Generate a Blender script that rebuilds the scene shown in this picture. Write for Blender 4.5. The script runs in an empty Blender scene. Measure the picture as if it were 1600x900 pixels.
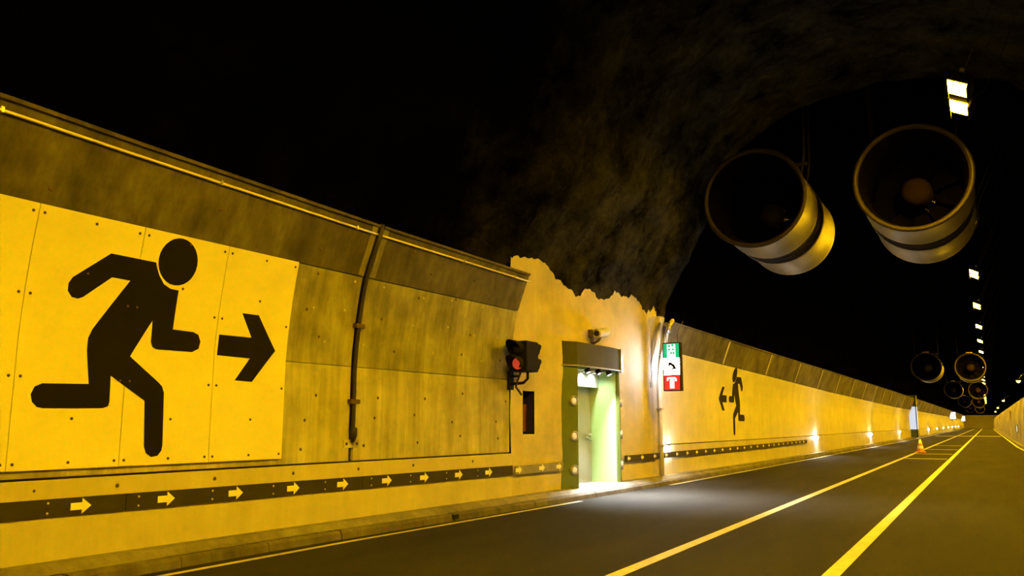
import bpy, bmesh, math, random
from mathutils import Vector, Matrix, noise

random.seed(7)
SC = bpy.context.scene
COL = SC.collection
PI = math.pi

# ------------------------------------------------------------------ camera
CAM_H = 1.2
cd = bpy.data.cameras.new('camera')
cam = bpy.data.objects.new('camera', cd)
COL.objects.link(cam)
cd.sensor_width = 36.0
cd.lens = 1300.0 / 1600.0 * 36.0
cd.clip_start = 0.05
cd.clip_end = 600
cam.location = (0, 0, CAM_H)
cam.rotation_euler = (math.radians(90 + 9.262), 0, math.radians(29.427))
SC.camera = cam

# ------------------------------------------------------------------ world and exposure
w = bpy.data.worlds.new('night')
SC.world = w
w.use_nodes = True
w.node_tree.nodes['Background'].inputs[0].default_value = (0, 0, 0, 1)
w.node_tree.nodes['Background'].inputs[1].default_value = 0.0
SC.view_settings.view_transform = 'Standard'
SC.view_settings.look = 'None'
SC.view_settings.gamma = 1.0
SC.view_settings.use_curve_mapping = False
SC.view_settings.exposure = 0.0

SODIUM = (1.0, 0.535, 0.004)      # colour of the sodium lamps in the crown
SODIUM_L = 1330.0                # radiance of their glass
WHITE_L = 1.0
LAMP_TILT = 27.0                 # the lamps look across the road at the left wall


# ------------------------------------------------------------------ materials
def new_mat(name):
    m = bpy.data.materials.new(name)
    m.use_nodes = True
    nt = m.node_tree
    return m, nt, nt.nodes['Principled BSDF']


def ramp(nt, fac, stops):
    r = nt.nodes.new('ShaderNodeValToRGB')
    el = r.color_ramp.elements
    while len(el) < len(stops):
        el.new(0.5)
    for e, (p, c) in zip(el, stops):
        e.position = p
        e.color = (c[0], c[1], c[2], 1)
    nt.links.new(fac, r.inputs[0])
    return r.outputs[0]


def noise_tex(nt, scale, detail=4, rough=0.55, stretch=(1, 1, 1)):
    tc = nt.nodes.new('ShaderNodeTexCoord')
    mp = nt.nodes.new('ShaderNodeMapping')
    mp.inputs['Scale'].default_value = stretch
    nt.links.new(tc.outputs['Object'], mp.inputs[0])
    n = nt.nodes.new('ShaderNodeTexNoise')
    n.inputs['Scale'].default_value = scale
    n.inputs['Detail'].default_value = detail
    n.inputs['Roughness'].default_value = rough
    nt.links.new(mp.outputs[0], n.inputs[0])
    return n.outputs[0]


def mix(nt, a, b, fac, mode='MULTIPLY'):
    x = nt.nodes.new('ShaderNodeMixRGB')
    x.blend_type = mode
    if isinstance(fac, (int, float)):
        x.inputs[0].default_value = fac
    else:
        nt.links.new(fac, x.inputs[0])
    nt.links.new(a, x.inputs[1])
    nt.links.new(b, x.inputs[2])
    return x.outputs[0]


def bump(nt, bsdf, height, strength, dist=0.02):
    b = nt.nodes.new('ShaderNodeBump')
    b.inputs['Strength'].default_value = strength
    b.inputs['Distance'].default_value = dist
    nt.links.new(height, b.inputs['Height'])
    nt.links.new(b.outputs[0], bsdf.inputs['Normal'])


def simple(name, col, rough=0.6, metal=0.0, var=0.12, scale=6.0, bmp=0.0, spec=0.5):
    m, nt, b = new_mat(name)
    n = noise_tex(nt, scale)
    lo = [c * (1 - var) for c in col]
    hi = [min(1, c * (1 + var)) for c in col]
    nt.links.new(ramp(nt, n, [(0.3, lo), (0.7, hi)]), b.inputs['Base Color'])
    b.inputs['Roughness'].default_value = rough
    b.inputs['Metallic'].default_value = metal
    b.inputs['Specular IOR Level'].default_value = spec
    if bmp:
        bump(nt, b, noise_tex(nt, scale * 6), bmp)
    return m


def emissive(name, col, strength):
    m, nt, b = new_mat(name)
    b.inputs['Base Color'].default_value = (col[0] * .8, col[1] * .8, col[2] * .8, 1)
    b.inputs['Emission Color'].default_value = (*col, 1)
    b.inputs['Emission Strength'].default_value = strength
    return m


def streaked(name, lo, hi, stain, rough=0.75, stain_amount=0.6, spec=0.25, fine_amount=0.6, blotch=0.75):
    """concrete with blotches, vertical run marks and stains"""
    m, nt, b = new_mat(name)
    base = ramp(nt, noise_tex(nt, 1.6, 6, 0.6), [(0.3, lo), (0.72, hi)])
    runs = ramp(nt, noise_tex(nt, 2.2, 5, 0.6, (3.0, 3.0, 0.16)),
                [(0.34, stain), (0.62, (1, 1, 1))])
    fine = ramp(nt, noise_tex(nt, 7.0, 4, 0.7, (2.5, 2.5, 0.2)),
                [(0.3, (0.72, 0.72, 0.72)), (0.7, (1.1, 1.1, 1.1))])
    blot = ramp(nt, noise_tex(nt, 0.9, 7, 0.68, (1, 1, .7)), [(0.36, (0.45, 0.42, 0.38)), (0.58, (1.0, 1.0, 1.0))])
    c = mix(nt, base, runs, stain_amount)
    c = mix(nt, c, blot, blotch)
    c = mix(nt, c, fine, fine_amount)
    nt.links.new(c, b.inputs['Base Color'])
    b.inputs['Roughness'].default_value = rough
    b.inputs['Specular IOR Level'].default_value = spec
    bump(nt, b, noise_tex(nt, 30, 4), 0.12, 0.01)
    return m


M = {}
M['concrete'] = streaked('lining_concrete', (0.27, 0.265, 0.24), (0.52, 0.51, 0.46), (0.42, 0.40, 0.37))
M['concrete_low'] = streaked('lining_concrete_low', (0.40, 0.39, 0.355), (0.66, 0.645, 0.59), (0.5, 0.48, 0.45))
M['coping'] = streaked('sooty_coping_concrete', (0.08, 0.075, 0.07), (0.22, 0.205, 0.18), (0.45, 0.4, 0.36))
M['paint'] = streaked('cream_wall_paint', (0.60, 0.57, 0.50), (0.72, 0.69, 0.62), (0.8, 0.78, 0.74), 0.6, 0.35, 0.25, 0.12, 0.12)
M['paint_plinth'] = streaked('plinth_paint', (0.50, 0.47, 0.40), (0.62, 0.58, 0.51), (0.8, 0.78, 0.74), 0.6, 0.35, 0.25, 0.12, 0.12)
M['plaster'] = streaked('shotcrete_paint', (0.44, 0.40, 0.31), (0.62, 0.56, 0.44), (0.7, 0.66, 0.58), 0.8, 0.12, 0.25, 0.03, 0.15)
M['sign_yellow'] = simple('sign_panel_enamel', (0.80, 0.76, 0.42), 0.42, 0, 0.035, 1.3, 0, 0.3)
M['black'] = simple('black_sign_film', (0.007, 0.0062, 0.006), 0.7, 0, 0.2, 5, 0, 0.12)
M['bolt'] = simple('bolt_steel', (0.10, 0.07, 0.05), 0.55, 0.5)
M['bolt_light'] = simple('bolt_zinc', (0.55, 0.53, 0.48), 0.45, 0.4)
M['strip'] = simple('strip_black_plastic', (0.036, 0.032, 0.028), 0.55, 0, 0.15, 6, 0, 0.25)
M['strip_grey'] = simple('strip_grey_plastic', (0.22, 0.22, 0.23), 0.45, 0, 0.2)
M['arrow'] = simple('arrow_reflective', (0.85, 0.85, 0.78), 0.4, 0, 0.03)
M['kerb'] = streaked('kerbstone_concrete', (0.10, 0.095, 0.085), (0.19, 0.18, 0.165), (0.55, 0.5, 0.46))
M['walk'] = streaked('sidewalk_concrete', (0.20, 0.195, 0.18), (0.30, 0.29, 0.27), (0.7, 0.68, 0.65))
M['line'] = simple('road_line_paint', (0.50, 0.48, 0.44), 0.6, 0, 0.18, 9, 0.1)
M['line_worn'] = simple('worn_road_line_paint', (0.24, 0.23, 0.21), 0.7, 0, 0.4, 9, 0.1)
M['steel'] = simple('galvanised_steel', (0.42, 0.41, 0.39), 0.38, 0.75, 0.1, 12)
M['tube'] = simple('pale_tube', (0.85, 0.83, 0.78), 0.3, 0.1, 0.05)
M['dark'] = simple('dark_housing', (0.010, 0.0095, 0.009), 0.8, 0, 0.2, 6, 0, 0.15)
M['pipe'] = simple('dark_pipe', (0.018, 0.014, 0.012), 0.6, 0, 0.3)
M['fan_rim'] = simple('fan_brown_rim', (0.014, 0.0095, 0.007), 0.6, 0, 0.2, 6, 0, 0.3)
M['fan_skin'] = simple('fan_cream_steel', (0.27, 0.26, 0.22), 0.42, 0.15, 0.14, 2.0)
M['fan_dark'] = simple('fan_dark_band', (0.02, 0.016, 0.014), 0.6, 0.0, 0.2, 6, 0, 0.2)
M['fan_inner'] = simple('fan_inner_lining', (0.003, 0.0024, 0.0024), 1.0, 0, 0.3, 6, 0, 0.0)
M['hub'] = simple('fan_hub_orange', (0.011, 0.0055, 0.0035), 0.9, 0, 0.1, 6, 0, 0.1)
M['green'] = simple('portal_green_paint', (0.115, 0.16, 0.045), 0.5, 0, 0.1, 3, 0, 0.25)
M['green_dark'] = simple('portal_header_paint', (0.065, 0.068, 0.03), 0.75, 0, 0.1, 3, 0, 0.12)
M['reveal'] = simple('reveal_pale_green', (0.44, 0.62, 0.33), 0.5, 0, 0.03)
M['white'] = simple('white_panel', (0.78, 0.8, 0.74), 0.5, 0, 0.03)
M['door_grey'] = simple('grey_door_paint', (0.30, 0.31, 0.27), 0.4, 0.1, 0.06)
M['red_lens'] = emissive('red_lens', (0.80, 0.08, 0.03), 0.5)
M['off_lens'] = simple('unlit_lens', (0.03, 0.028, 0.026), 0.2)
M['sodium'] = emissive('sodium_glass', SODIUM, SODIUM_L)
M['white_lamp'] = emissive('white_lamp_glass', (1.0, 0.97, 0.92), 4500 * WHITE_L)
M['marker_lamp'] = emissive('marker_lamp_glass', (1.0, 0.93, 0.80), 900 * WHITE_L)
M['ring_lamp'] = emissive('ring_lamp_glass', (1.0, 0.95, 0.7), 0.22)
M['wall_glow'] = emissive('wall_light_glass', (0.95, 0.95, 1.0), 1.6)
M['flood_lamp'] = emissive('flood_lamp_glass', (1.0, 0.97, 0.93), 26000)
M['soffit_lamp'] = emissive('soffit_lamp_glass', (0.9, 1.0, 0.82), 800)
M['green_lamp'] = emissive('green_lamp_glass', (0.42, 1.0, 0.16), 1500)
M['sign_bright'] = emissive('lightbox_bright', (0.74, 0.80, 1.0), 85.0)
M['sign_white'] = emissive('lightbox_white', (0.9, 0.93, 1.0), 1.3)
M['sign_green'] = emissive('lightbox_green', (0.0, 0.40, 0.20), 0.9)
M['sign_red'] = emissive('lightbox_red', (0.62, 0.02, 0.02), 0.9)
M['orange'] = simple('cone_orange', (0.75, 0.26, 0.06), 0.5)
M['rust'] = simple('rust_red_paint', (0.16, 0.05, 0.03), 0.6)
M['cable'] = simple('cable_black', (0.03, 0.028, 0.025), 0.6)


def rock_material():
    m, nt, b = new_mat('sooty_rock_niche_light')
    # soot black rock; light around the exit niche painted in as a ragged paler patch
    c = ramp(nt, noise_tex(nt, 1.1, 8, 0.7), [(0.3, (0.0008, 0.0006, 0.0005)), (0.75, (0.006, 0.005, 0.0045))])
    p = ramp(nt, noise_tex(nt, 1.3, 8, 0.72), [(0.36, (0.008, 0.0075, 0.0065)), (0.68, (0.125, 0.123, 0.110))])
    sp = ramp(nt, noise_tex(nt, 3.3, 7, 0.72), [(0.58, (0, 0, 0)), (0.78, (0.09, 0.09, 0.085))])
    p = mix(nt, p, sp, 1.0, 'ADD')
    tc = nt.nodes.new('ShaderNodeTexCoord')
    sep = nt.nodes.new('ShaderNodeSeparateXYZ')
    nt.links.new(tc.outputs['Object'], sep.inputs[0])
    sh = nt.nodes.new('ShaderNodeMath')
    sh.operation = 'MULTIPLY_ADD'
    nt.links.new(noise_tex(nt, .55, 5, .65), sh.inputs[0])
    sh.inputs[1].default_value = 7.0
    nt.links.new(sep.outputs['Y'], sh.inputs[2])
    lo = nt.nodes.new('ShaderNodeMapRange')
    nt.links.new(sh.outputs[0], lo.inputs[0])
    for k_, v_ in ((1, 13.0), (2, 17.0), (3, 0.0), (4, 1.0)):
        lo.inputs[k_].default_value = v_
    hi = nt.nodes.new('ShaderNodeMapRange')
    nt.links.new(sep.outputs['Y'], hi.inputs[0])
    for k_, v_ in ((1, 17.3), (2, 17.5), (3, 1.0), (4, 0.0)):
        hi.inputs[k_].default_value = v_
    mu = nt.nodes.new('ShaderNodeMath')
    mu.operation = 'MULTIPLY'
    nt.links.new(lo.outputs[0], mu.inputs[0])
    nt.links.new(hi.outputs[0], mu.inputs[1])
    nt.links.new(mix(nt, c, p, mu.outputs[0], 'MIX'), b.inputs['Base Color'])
    b.inputs['Roughness'].default_value = 0.9
    b.inputs['Specular IOR Level'].default_value = 0.0
    bump(nt, b, noise_tex(nt, 5, 9, 0.75), 1.0, 0.3)
    return m


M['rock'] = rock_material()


def asphalt():
    m, nt, b = new_mat('asphalt')
    c = ramp(nt, noise_tex(nt, 0.8, 6, 0.6, (1.6, 0.35, 1)), [(0.3, (0.017, 0.0165, 0.0155)), (0.7, (0.030, 0.029, 0.027))])
    g = ramp(nt, noise_tex(nt, 90, 3, 0.7), [(0.3, (0.65, 0.65, 0.65)), (0.72, (1.3, 1.3, 1.3))])
    nt.links.new(mix(nt, c, g, 0.8), b.inputs['Base Color'])
    b.inputs['Roughness'].default_value = 0.9
    b.inputs['Specular IOR Level'].default_value = 0.1
    bump(nt, b, noise_tex(nt, 120, 3), 0.35, 0.006)
    return m


M['asphalt'] = asphalt()


# ------------------------------------------------------------------ builders
def interp(x, xs, ys):
    if x <= xs[0]:
        return ys[0]
    for i in range(1, len(xs)):
        if x <= xs[i]:
            t = (x - xs[i - 1]) / (xs[i] - xs[i - 1])
            return ys[i - 1] + t * (ys[i] - ys[i - 1])
    return ys[-1]


def BX(y):
    """x of the foot of the left wall"""
    return interp(y, [0, 4, 7, 10.7, 16, 25, 35, 74, 200], [-6.46, -6.44, -6.36, -6.2, -5.98, -5.7, -5.62, -5.4, -5.2])


def RX(y):
    """x of the foot of the right wall"""
    return interp(y, [0, 20, 48, 160, 240], [2.5, 2.3, 1.50, 1.32, 1.3])


def ZK(y):
    return interp(y, [0, 10.9, 17, 25, 36, 62, 200], [2.9, 2.88, 2.74, 2.6, 2.47, 2.3, 2.25])


def ZT(y):
    return interp(y, [3, 7.4, 10.9, 17, 25, 62, 200], [3.57, 3.48, 3.43, 3.31, 3.23, 3.22, 3.2])


def OFF(y, z):
    k = ZK(y)
    if z < 1.8:
        return 0.0
    if z < k:
        return .135 * ((z - 1.8) / (k - 1.8)) ** 1.6
    return .135 + (z - k) * .37


def SX(y, z, e=0.0):
    return BX(y) + OFF(y, z) + e


class G:
    """collects geometry in world coordinates"""

    def __init__(s):
        s.v = []
        s.f = []
        s.smooth = []

    def face_grid(s, rows, smooth=False, closed=False):
        n = len(s.v)
        w_ = len(rows[0])
        for r in rows:
            s.v += [tuple(p) for p in r]
        for i in range(len(rows) - 1):
            for j in range(w_ if closed else w_ - 1):
                k = (j + 1) % w_
                s.f.append((n + i * w_ + j, n + i * w_ + k, n + (i + 1) * w_ + k, n + (i + 1) * w_ + j))
                s.smooth.append(smooth)
        return s

    def poly(s, pts):
        n = len(s.v)
        s.v += [tuple(p) for p in pts]
        s.f.append(tuple(range(n, n + len(pts))))
        s.smooth.append(False)
        return s

    def box(s, a, b):
        x0, y0, z0 = a
        x1, y1, z1 = b
        n = len(s.v)
        s.v += [(x0, y0, z0), (x1, y0, z0), (x1, y1, z0), (x0, y1, z0), (x0, y0, z1), (x1, y0, z1), (x1, y1, z1), (x0, y1, z1)]
        for q in ((0, 3, 2, 1), (4, 5, 6, 7), (0, 1, 5, 4), (1, 2, 6, 5), (2, 3, 7, 6), (3, 0, 4, 7)):
            s.f.append(tuple(n + i for i in q))
            s.smooth.append(False)
        return s

    def tube(s, pts, r, seg=10, caps=True):
        pts = [Vector(p) for p in pts]
        rs = r if isinstance(r, (list, tuple)) else [r] * len(pts)
        n0 = len(s.v)
        ref = None
        for i, p in enumerate(pts):
            t = (pts[min(i + 1, len(pts) - 1)] - pts[max(i - 1, 0)]).normalized()
            if ref is None:
                ref = t.cross(Vector((0, 0, 1)))
                if ref.length < 1e-3:
                    ref = t.cross(Vector((1, 0, 0)))
            u = (ref - t * ref.dot(t)).normalized()
            ref = u
            q = t.cross(u)
            for k in range(seg):
                a = 2 * PI * k / seg
                s.v.append(tuple(p + u * (math.cos(a) * rs[i]) + q * (math.sin(a) * rs[i])))
        for i in range(len(pts) - 1):
            for k in range(seg):
                l = (k + 1) % seg
                s.f.append((n0 + i * seg + k, n0 + i * seg + l, n0 + (i + 1) * seg + l, n0 + (i + 1) * seg + k))
                s.smooth.append(True)
        if caps:
            s.f.append(tuple(n0 + k for k in range(seg))[::-1])
            e = n0 + (len(pts) - 1) * seg
            s.f.append(tuple(e + k for k in range(seg)))
            s.smooth += [False, False]
        return s

    def lathe(s, o, axis, prof, seg=32, smooth=True):
        """profile of (distance along axis, radius)"""
        o = Vector(o)
        ax = Vector(axis).normalized()
        u = ax.orthogonal().normalized()
        q = ax.cross(u)
        n = len(s.v)
        for (d, r) in prof:
            for k in range(seg):
                a = 2 * PI * k / seg
                s.v.append(tuple(o + ax * d + u * (math.cos(a) * r) + q * (math.sin(a) * r)))
        for i in range(len(prof) - 1):
            for k in range(seg):
                l = (k + 1) % seg
                s.f.append((n + i * seg + k, n + i * seg + l, n + (i + 1) * seg + l, n + (i + 1) * seg + k))
                s.smooth.append(smooth)
        return s

    def extrude_poly(s, pts, fn, z_cuts=0.12, thick=0.003):
        """closed outline in (y, z), laid on a surface fn(y, z, e)"""
        bm = bmesh.new()
        vs = [bm.verts.new((0, p[0], p[1])) for p in pts]
        bm.faces.new(vs)
        z0 = min(p[1] for p in pts)
        z1 = max(p[1] for p in pts)
        z = z0 + z_cuts
        while z < z1:
            bmesh.ops.bisect_plane(bm, geom=bm.verts[:] + bm.edges[:] + bm.faces[:], plane_co=(0, 0, z), plane_no=(0, 0, 1))
            z += z_cuts
        bmesh.ops.triangulate(bm, faces=bm.faces[:])
        bm.verts.index_update()
        n = len(s.v)
        N = len(bm.verts)
        yz = [(v.co.y, v.co.z) for v in bm.verts]
        s.v += [(fn(y, z_, thick), y, z_) for (y, z_) in yz]
        s.v += [(fn(y, z_, 0), y, z_) for (y, z_) in yz]
        for f in bm.faces:
            ids = [v.index for v in f.verts]
            s.f.append(tuple(n + i for i in ids))
            s.smooth.append(False)
        for e in bm.edges:
            if len(e.link_faces) == 1:
                a, b = [v.index for v in e.verts]
                s.f.append((n + a, n + b, n + N + b, n + N + a))
                s.smooth.append(False)
        bm.free()
        return s

    def mesh(s, name, mat, origin=(0, 0, 0)):
        me = bpy.data.meshes.new(name)
        o = Vector(origin)
        me.from_pydata([tuple(Vector(p) - o) for p in s.v], [], s.f)
        for p, sm in zip(me.polygons, s.smooth):
            p.use_smooth = sm
        me.materials.append(mat)
        bm = bmesh.new()
        bm.from_mesh(me)
        bmesh.ops.recalc_face_normals(bm, faces=bm.faces[:])
        bm.to_mesh(me)
        bm.free()
        me.update()
        return me

    def build(s, name, mat, parent=None, mat_obj=True):
        """world-space geometry -> one object (child of parent if given)"""
        org = world_of(parent)
        me = s.mesh(name, M[mat] if isinstance(mat, str) else mat, org)
        o = bpy.data.objects.new(name, me)
        COL.objects.link(o)
        if parent is not None:
            o.parent = parent
        return o


def world_of(o):
    v = Vector((0, 0, 0))
    while o is not None:
        v += Vector(o.location)
        o = o.parent
    return v


def put(name, me, loc, parent=None, rot=None, scale=None):
    """an object that shares mesh data, at a world location"""
    o = bpy.data.objects.new(name, me)
    COL.objects.link(o)
    o.location = Vector(loc) - world_of(parent)
    if rot:
        o.rotation_euler = rot
    if scale:
        o.scale = scale
    if parent is not None:
        o.parent = parent
    return o


def tag(o, label, cat, group=None):
    o['label'] = label
    o['category'] = cat
    if group:
        o['group'] = group
    return o


def struct(o, label=None):
    o['kind'] = 'structure'
    if label:
        o['label'] = label
    return o


def thing(name, loc, label, cat, group=None):
    o = bpy.data.objects.new(name, None)
    o.empty_display_size = 0.1
    COL.objects.link(o)
    o.location = loc
    return tag(o, label, cat, group)


def copy_tree(o, parent=None):
    c = o.copy()
    COL.objects.link(c)
    c.parent = parent
    for ch in o.children:
        copy_tree(ch, c)
    return c


def frange(a, b, step):
    n = max(1, round((b - a) / step))
    return [a + (b - a) * i / n for i in range(n + 1)]


Y_END = 240.0
Y_BACK = -10.0
# =================================================================== SETTING
# ---- road
g = G()
ys = [-10, 0, 4, 7, 10.7, 16, 25, 35, 50, 74, 110, 160, 200, 240]
g.face_grid([[(BX(y) - 1.0, y, 0), (RX(y) + 1.0, y, 0)] for y in ys])
floor = struct(g.build('floor', 'asphalt'), 'dark asphalt road surface of the tunnel')


def road_line(fx, wdt, y0, y1, mat='line', name='road_line', step=6):
    g = G()
    g.face_grid([[(fx(y) - wdt / 2, y, .004), (fx(y) + wdt / 2, y, .004)] for y in frange(y0, y1, step)])
    return g.build(name, mat, floor)


def EDGE(y):
    return interp(y, [0, 7, 9, 12, 24, 63, 200], [-5.83, -5.82, -5.78, -5.64, -5.42, -5.12, -4.95])


road_line(EDGE, .08, -9, 12.2, 'line')
road_line(EDGE, .09, 16.2, 230)
road_line(lambda y: -2.69, .125, -9, 230)
road_line(lambda y: -1.185, .13, -9, 230)
road_line(lambda y: RX(y) - .24, .10, -9, 230)
for yb in (32.3, 37.6, 44.2, 52.0):
    G().face_grid([[(-2.6, yb, .003), (-1.3, yb, .003)], [(-2.6, yb + .55, .003), (-1.3, yb + .55, .003)]]).build('median_bar', 'line_worn', floor)
G().face_grid([[(-4.6, 92, .003), (1.0, 92, .003)], [(-4.6, 94, .003), (1.0, 94, .003)]]).build('cross_line', 'line', floor)

# ---- sidewalk with kerbstones
KW = .12
g = G()


def KX(y):
    return interp(y, [0, 6.5, 9.8, 12.5, 16, 25, 63, 200], [-6.03, -6.02, -5.86, -5.74, -5.60, -5.50, -5.20, -5.03])


rows = [[(BX(y) - .25, y, .15), (BX(y) + .17, y, .15), (max(BX(y) + .18, KX(y) - KW), y, .09)] for y in sorted(ys + [6.5, 9.8, 12.5, 63])]
g.face_grid(rows)
walk = struct(g.build('sidewalk', 'walk'), 'narrow concrete sidewalk along the left tunnel wall')
random.seed(3)


def kerbstone(y0, y1, parent, fx, side=1, h=.088):
    d = random.uniform(-.006, .006)
    b = .025
    def ring(y):
        x = fx(y) + side * d
        return [(x - side * KW, y, 0), (x, y, 0), (x - side * .012, y, h - b), (x - side * (.012 + b), y, h + d * .6), (x - side * KW, y, h + d * .6)]
    g = G()
    r0, r1 = ring(y0 + .006), ring(y1 - .006)
    g.face_grid([r0, r1], closed=True)
    g.poly(r0[::-1]).poly(r1)
    return g.build('kerbstone', 'kerb', parent)


y = -3.0
while y < 60:
    kerbstone(y, y + 1.0, walk, KX)
    y += 1.0
while y < 236:
    kerbstone(y, y + 8.0, walk, KX)
    y += 8.0
G().box((KX(9.0) - .03, 8.96, .02), (KX(9.0) + .01, 9.08, .075)).build('kerb_drain', 'dark', walk)

g = G()
g.face_grid([[(RX(y) - .16, y, 0), (RX(y) - .16, y, .13), (RX(y) + .3, y, .15)] for y in ys])
struct(g.build('sidewalk_right', 'walk'), 'low concrete kerb along the right tunnel wall')


# ---- left wall: plinth, lining panels, coping
def slab(y0, y1, z0f, z1f, e, th, nz, step=1.0, fn=SX):
    """curved slab that follows the wall profile"""
    g = G()
    yy = frange(y0, y1, step)
    def rows_at(ee):
        rows = []
        for y in yy:
            z0 = z0f(y) if callable(z0f) else z0f
            z1 = z1f(y) if callable(z1f) else z1f
            rows.append([(fn(y, z0 + (z1 - z0) * k / nz, ee), y, z0 + (z1 - z0) * k / nz) for k in range(nz + 1)])
        return rows
    A = rows_at(e)
    Bk = rows_at(e - th)
    ring = [a + b[::-1] for a, b in zip(A, Bk)]
    g.face_grid(ring, closed=True)
    g.poly(ring[0]).poly(ring[-1])
    return g


PORT0, PORT1 = 10.92, 16.62      # the plastered niche with the portal
g = slab(-10, PORT0, .0, .765, .03, .3, 2, 1.5)
wall_left = struct(g.build('wall_left', 'paint_plinth'), 'leaning concrete lining of the left tunnel wall with a painted plinth')
FP0, FP1 = 74.3, 76.4      # gap for the distant portal
for (a, b) in ((PORT1 + .12, FP0), (FP1, Y_END)):
    slab(a, b, .0, .755, .03, .3, 2, 4).build('plinth', 'paint_plinth', wall_left)
slab(-10, PORT0 - .01, .745, .80, -.03, .2, 1, 2).build('joint_bed', 'pipe', wall_left)
for (a, b) in ((PORT1 + .12, FP0), (FP1, Y_END)):
    slab(a, b, .74, .80, -.03, .2, 1, 4).build('joint_bed', 'pipe', wall_left)

near = [(-10, -4), (-4, 7.465), (7.535, PORT0 - .02)]
for (a, b) in near:
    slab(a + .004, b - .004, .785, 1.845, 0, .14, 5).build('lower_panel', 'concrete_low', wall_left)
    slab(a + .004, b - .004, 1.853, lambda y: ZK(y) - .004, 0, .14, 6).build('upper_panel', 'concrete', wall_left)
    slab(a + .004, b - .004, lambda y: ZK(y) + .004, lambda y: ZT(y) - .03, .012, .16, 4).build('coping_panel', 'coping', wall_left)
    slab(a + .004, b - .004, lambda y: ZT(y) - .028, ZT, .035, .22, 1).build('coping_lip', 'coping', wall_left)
far = []
y = PORT1 + .14
while y < 90:
    far.append((y, y + 4.1))
    y += 4.1
while y < Y_END:
    far.append((y, min(y + 8.2, Y_END)))
    y += 8.2
far2 = []
for (a, b) in far:
    if a < FP0 < b:
        far2 += [(a, FP0), (FP1, b)] if b > FP1 else [(a, FP0)]
    elif a < FP1 < b:
        far2.append((FP1, b))
    else:
        far2.append((a, b))
far = [q for q in far2 if q[1] - q[0] > .3]
for (a, b) in far:
    st = 1.4 if a < 90 else 4.1
    slab(a + .004, b - .004, .775, lambda y: ZK(y) - .005, 0, .14, 6, st).build('wall_panel', 'paint', wall_left)
    slab(a + .02, b - .02, lambda y: ZK(y) + .006, lambda y: ZT(y) - .03, .012, .16, 3, st).build('coping_panel', 'coping', wall_left)
    slab(a + .004, b - .004, lambda y: ZT(y) - .028, ZT, .035, .22, 1, st).build('coping_lip', 'coping', wall_left)
    # pale mortar rib between two coping panels
    slab(b - .045, b + .045, lambda y: ZK(y) + .01, lambda y: ZT(y) - .04, .02, .1, 2, 1).build('joint_rib', 'paint_plinth', wall_left)

# anchors on the bare concrete panels
random.seed(11)
bolt_me = G().lathe((0, 0, 0), (1, 0, 0), [(-.01, .016), (.006, .016), (.012, .010), (.012, 0.0001)], 8).mesh('anchor_bolt', M['bolt_light'])
rust_me = G().lathe((0, 0, 0), (1, 0, 0), [(-.01, .018), (.004, .018), (.007, .010), (.007, 0.0001)], 8).mesh('anchor_hole', M['bolt'])
spots = []
for z in (2.82, 2.45, 2.12):
    y = 6.62 + random.uniform(0, .3)
    while y < 10.8:
        if abs(y - 7.5) > .12:
            spots.append((y, z + random.uniform(-.05, .04)))
            if random.random() < .4:
                spots.append((y + .09, z + random.uniform(-.04, .04)))
        y += random.uniform(.45, .75)
for z in (1.55, 1.25, .98):
    y = 6.7 + random.uniform(0, .3)
    while y < 10.8:
        spots.append((y, z + random.uniform(-.06, .06)))
        y += random.uniform(.7, 1.2)
for k, (y, z) in enumerate(spots):
    me = rust_me if (k % 3 == 0 or z < 1.7) else bolt_me
    put('anchor_bolt', me, (SX(y, z, 0), y, z), wall_left)
for (y, z) in ((3.72, 3.02), (6.68, 3.08), (8.65, 3.1), (9.6, 3.15), (5.3, 3.2), (8.2, 3.3)):
    put('anchor_bolt', rust_me, (SX(y, z, .012), y, z), wall_left, None, (1, 1.3, 1.3))
for y in (3.9, 4.6, 5.6, 6.6, 7.6, 8.6, 9.9):
    put('anchor_bolt', rust_me, (SX(y, .69, .03), y, .69), wall_left)

# ---- plastered niche wall with the slot and the portal opening
OP0, OP1, OPZ = 12.86, 14.42, 2.16
SL0, SL1, SLZ0, SLZ1 = 11.25, 11.6, 1.04, 1.70
yc = [PORT0 - .02, SL0, SL1, 12.2, OP0, 13.4, 13.9, OP1, 15.2, 16.0, PORT1 + .14]
zc = [0.0, .45, SLZ0, SLZ1, OPZ, 2.6, 3.2, 3.6, 4.2]


def PX(y, z):
    q = noise.noise(Vector((y * 1.1, z * 1.1, 3.1))) * .035 + noise.noise(Vector((y * 4, z * 4, 1.3))) * .010
    edge = min(1, max(0, min(abs(y - SL0), abs(y - SL1), abs(y - OP0), abs(y - OP1)) / .2))
    return BX(y) + .0 + q * edge + .02


g = G()
for i in range(len(yc) - 1):
    for j in range(len(zc) - 1):
        if yc[i] >= SL0 - 1e-6 and yc[i + 1] <= SL1 + 1e-6 and zc[j] >= SLZ0 - 1e-6 and zc[j + 1] <= SLZ1 + 1e-6:
            continue
        if yc[i] >= OP0 - 1e-6 and yc[i + 1] <= OP1 + 1e-6 and zc[j + 1] <= OPZ + 1e-6:
            continue
        yy = frange(yc[i], yc[i + 1], .1)
        zz = frange(zc[j], zc[j + 1], .1)
        g.face_grid([[(PX(y, z), y, z) for z in zz] for y in yy], smooth=True)
wall_portal = struct(g.build('wall_portal', 'plaster'), 'rough painted shotcrete wall around the emergency exit')
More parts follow.
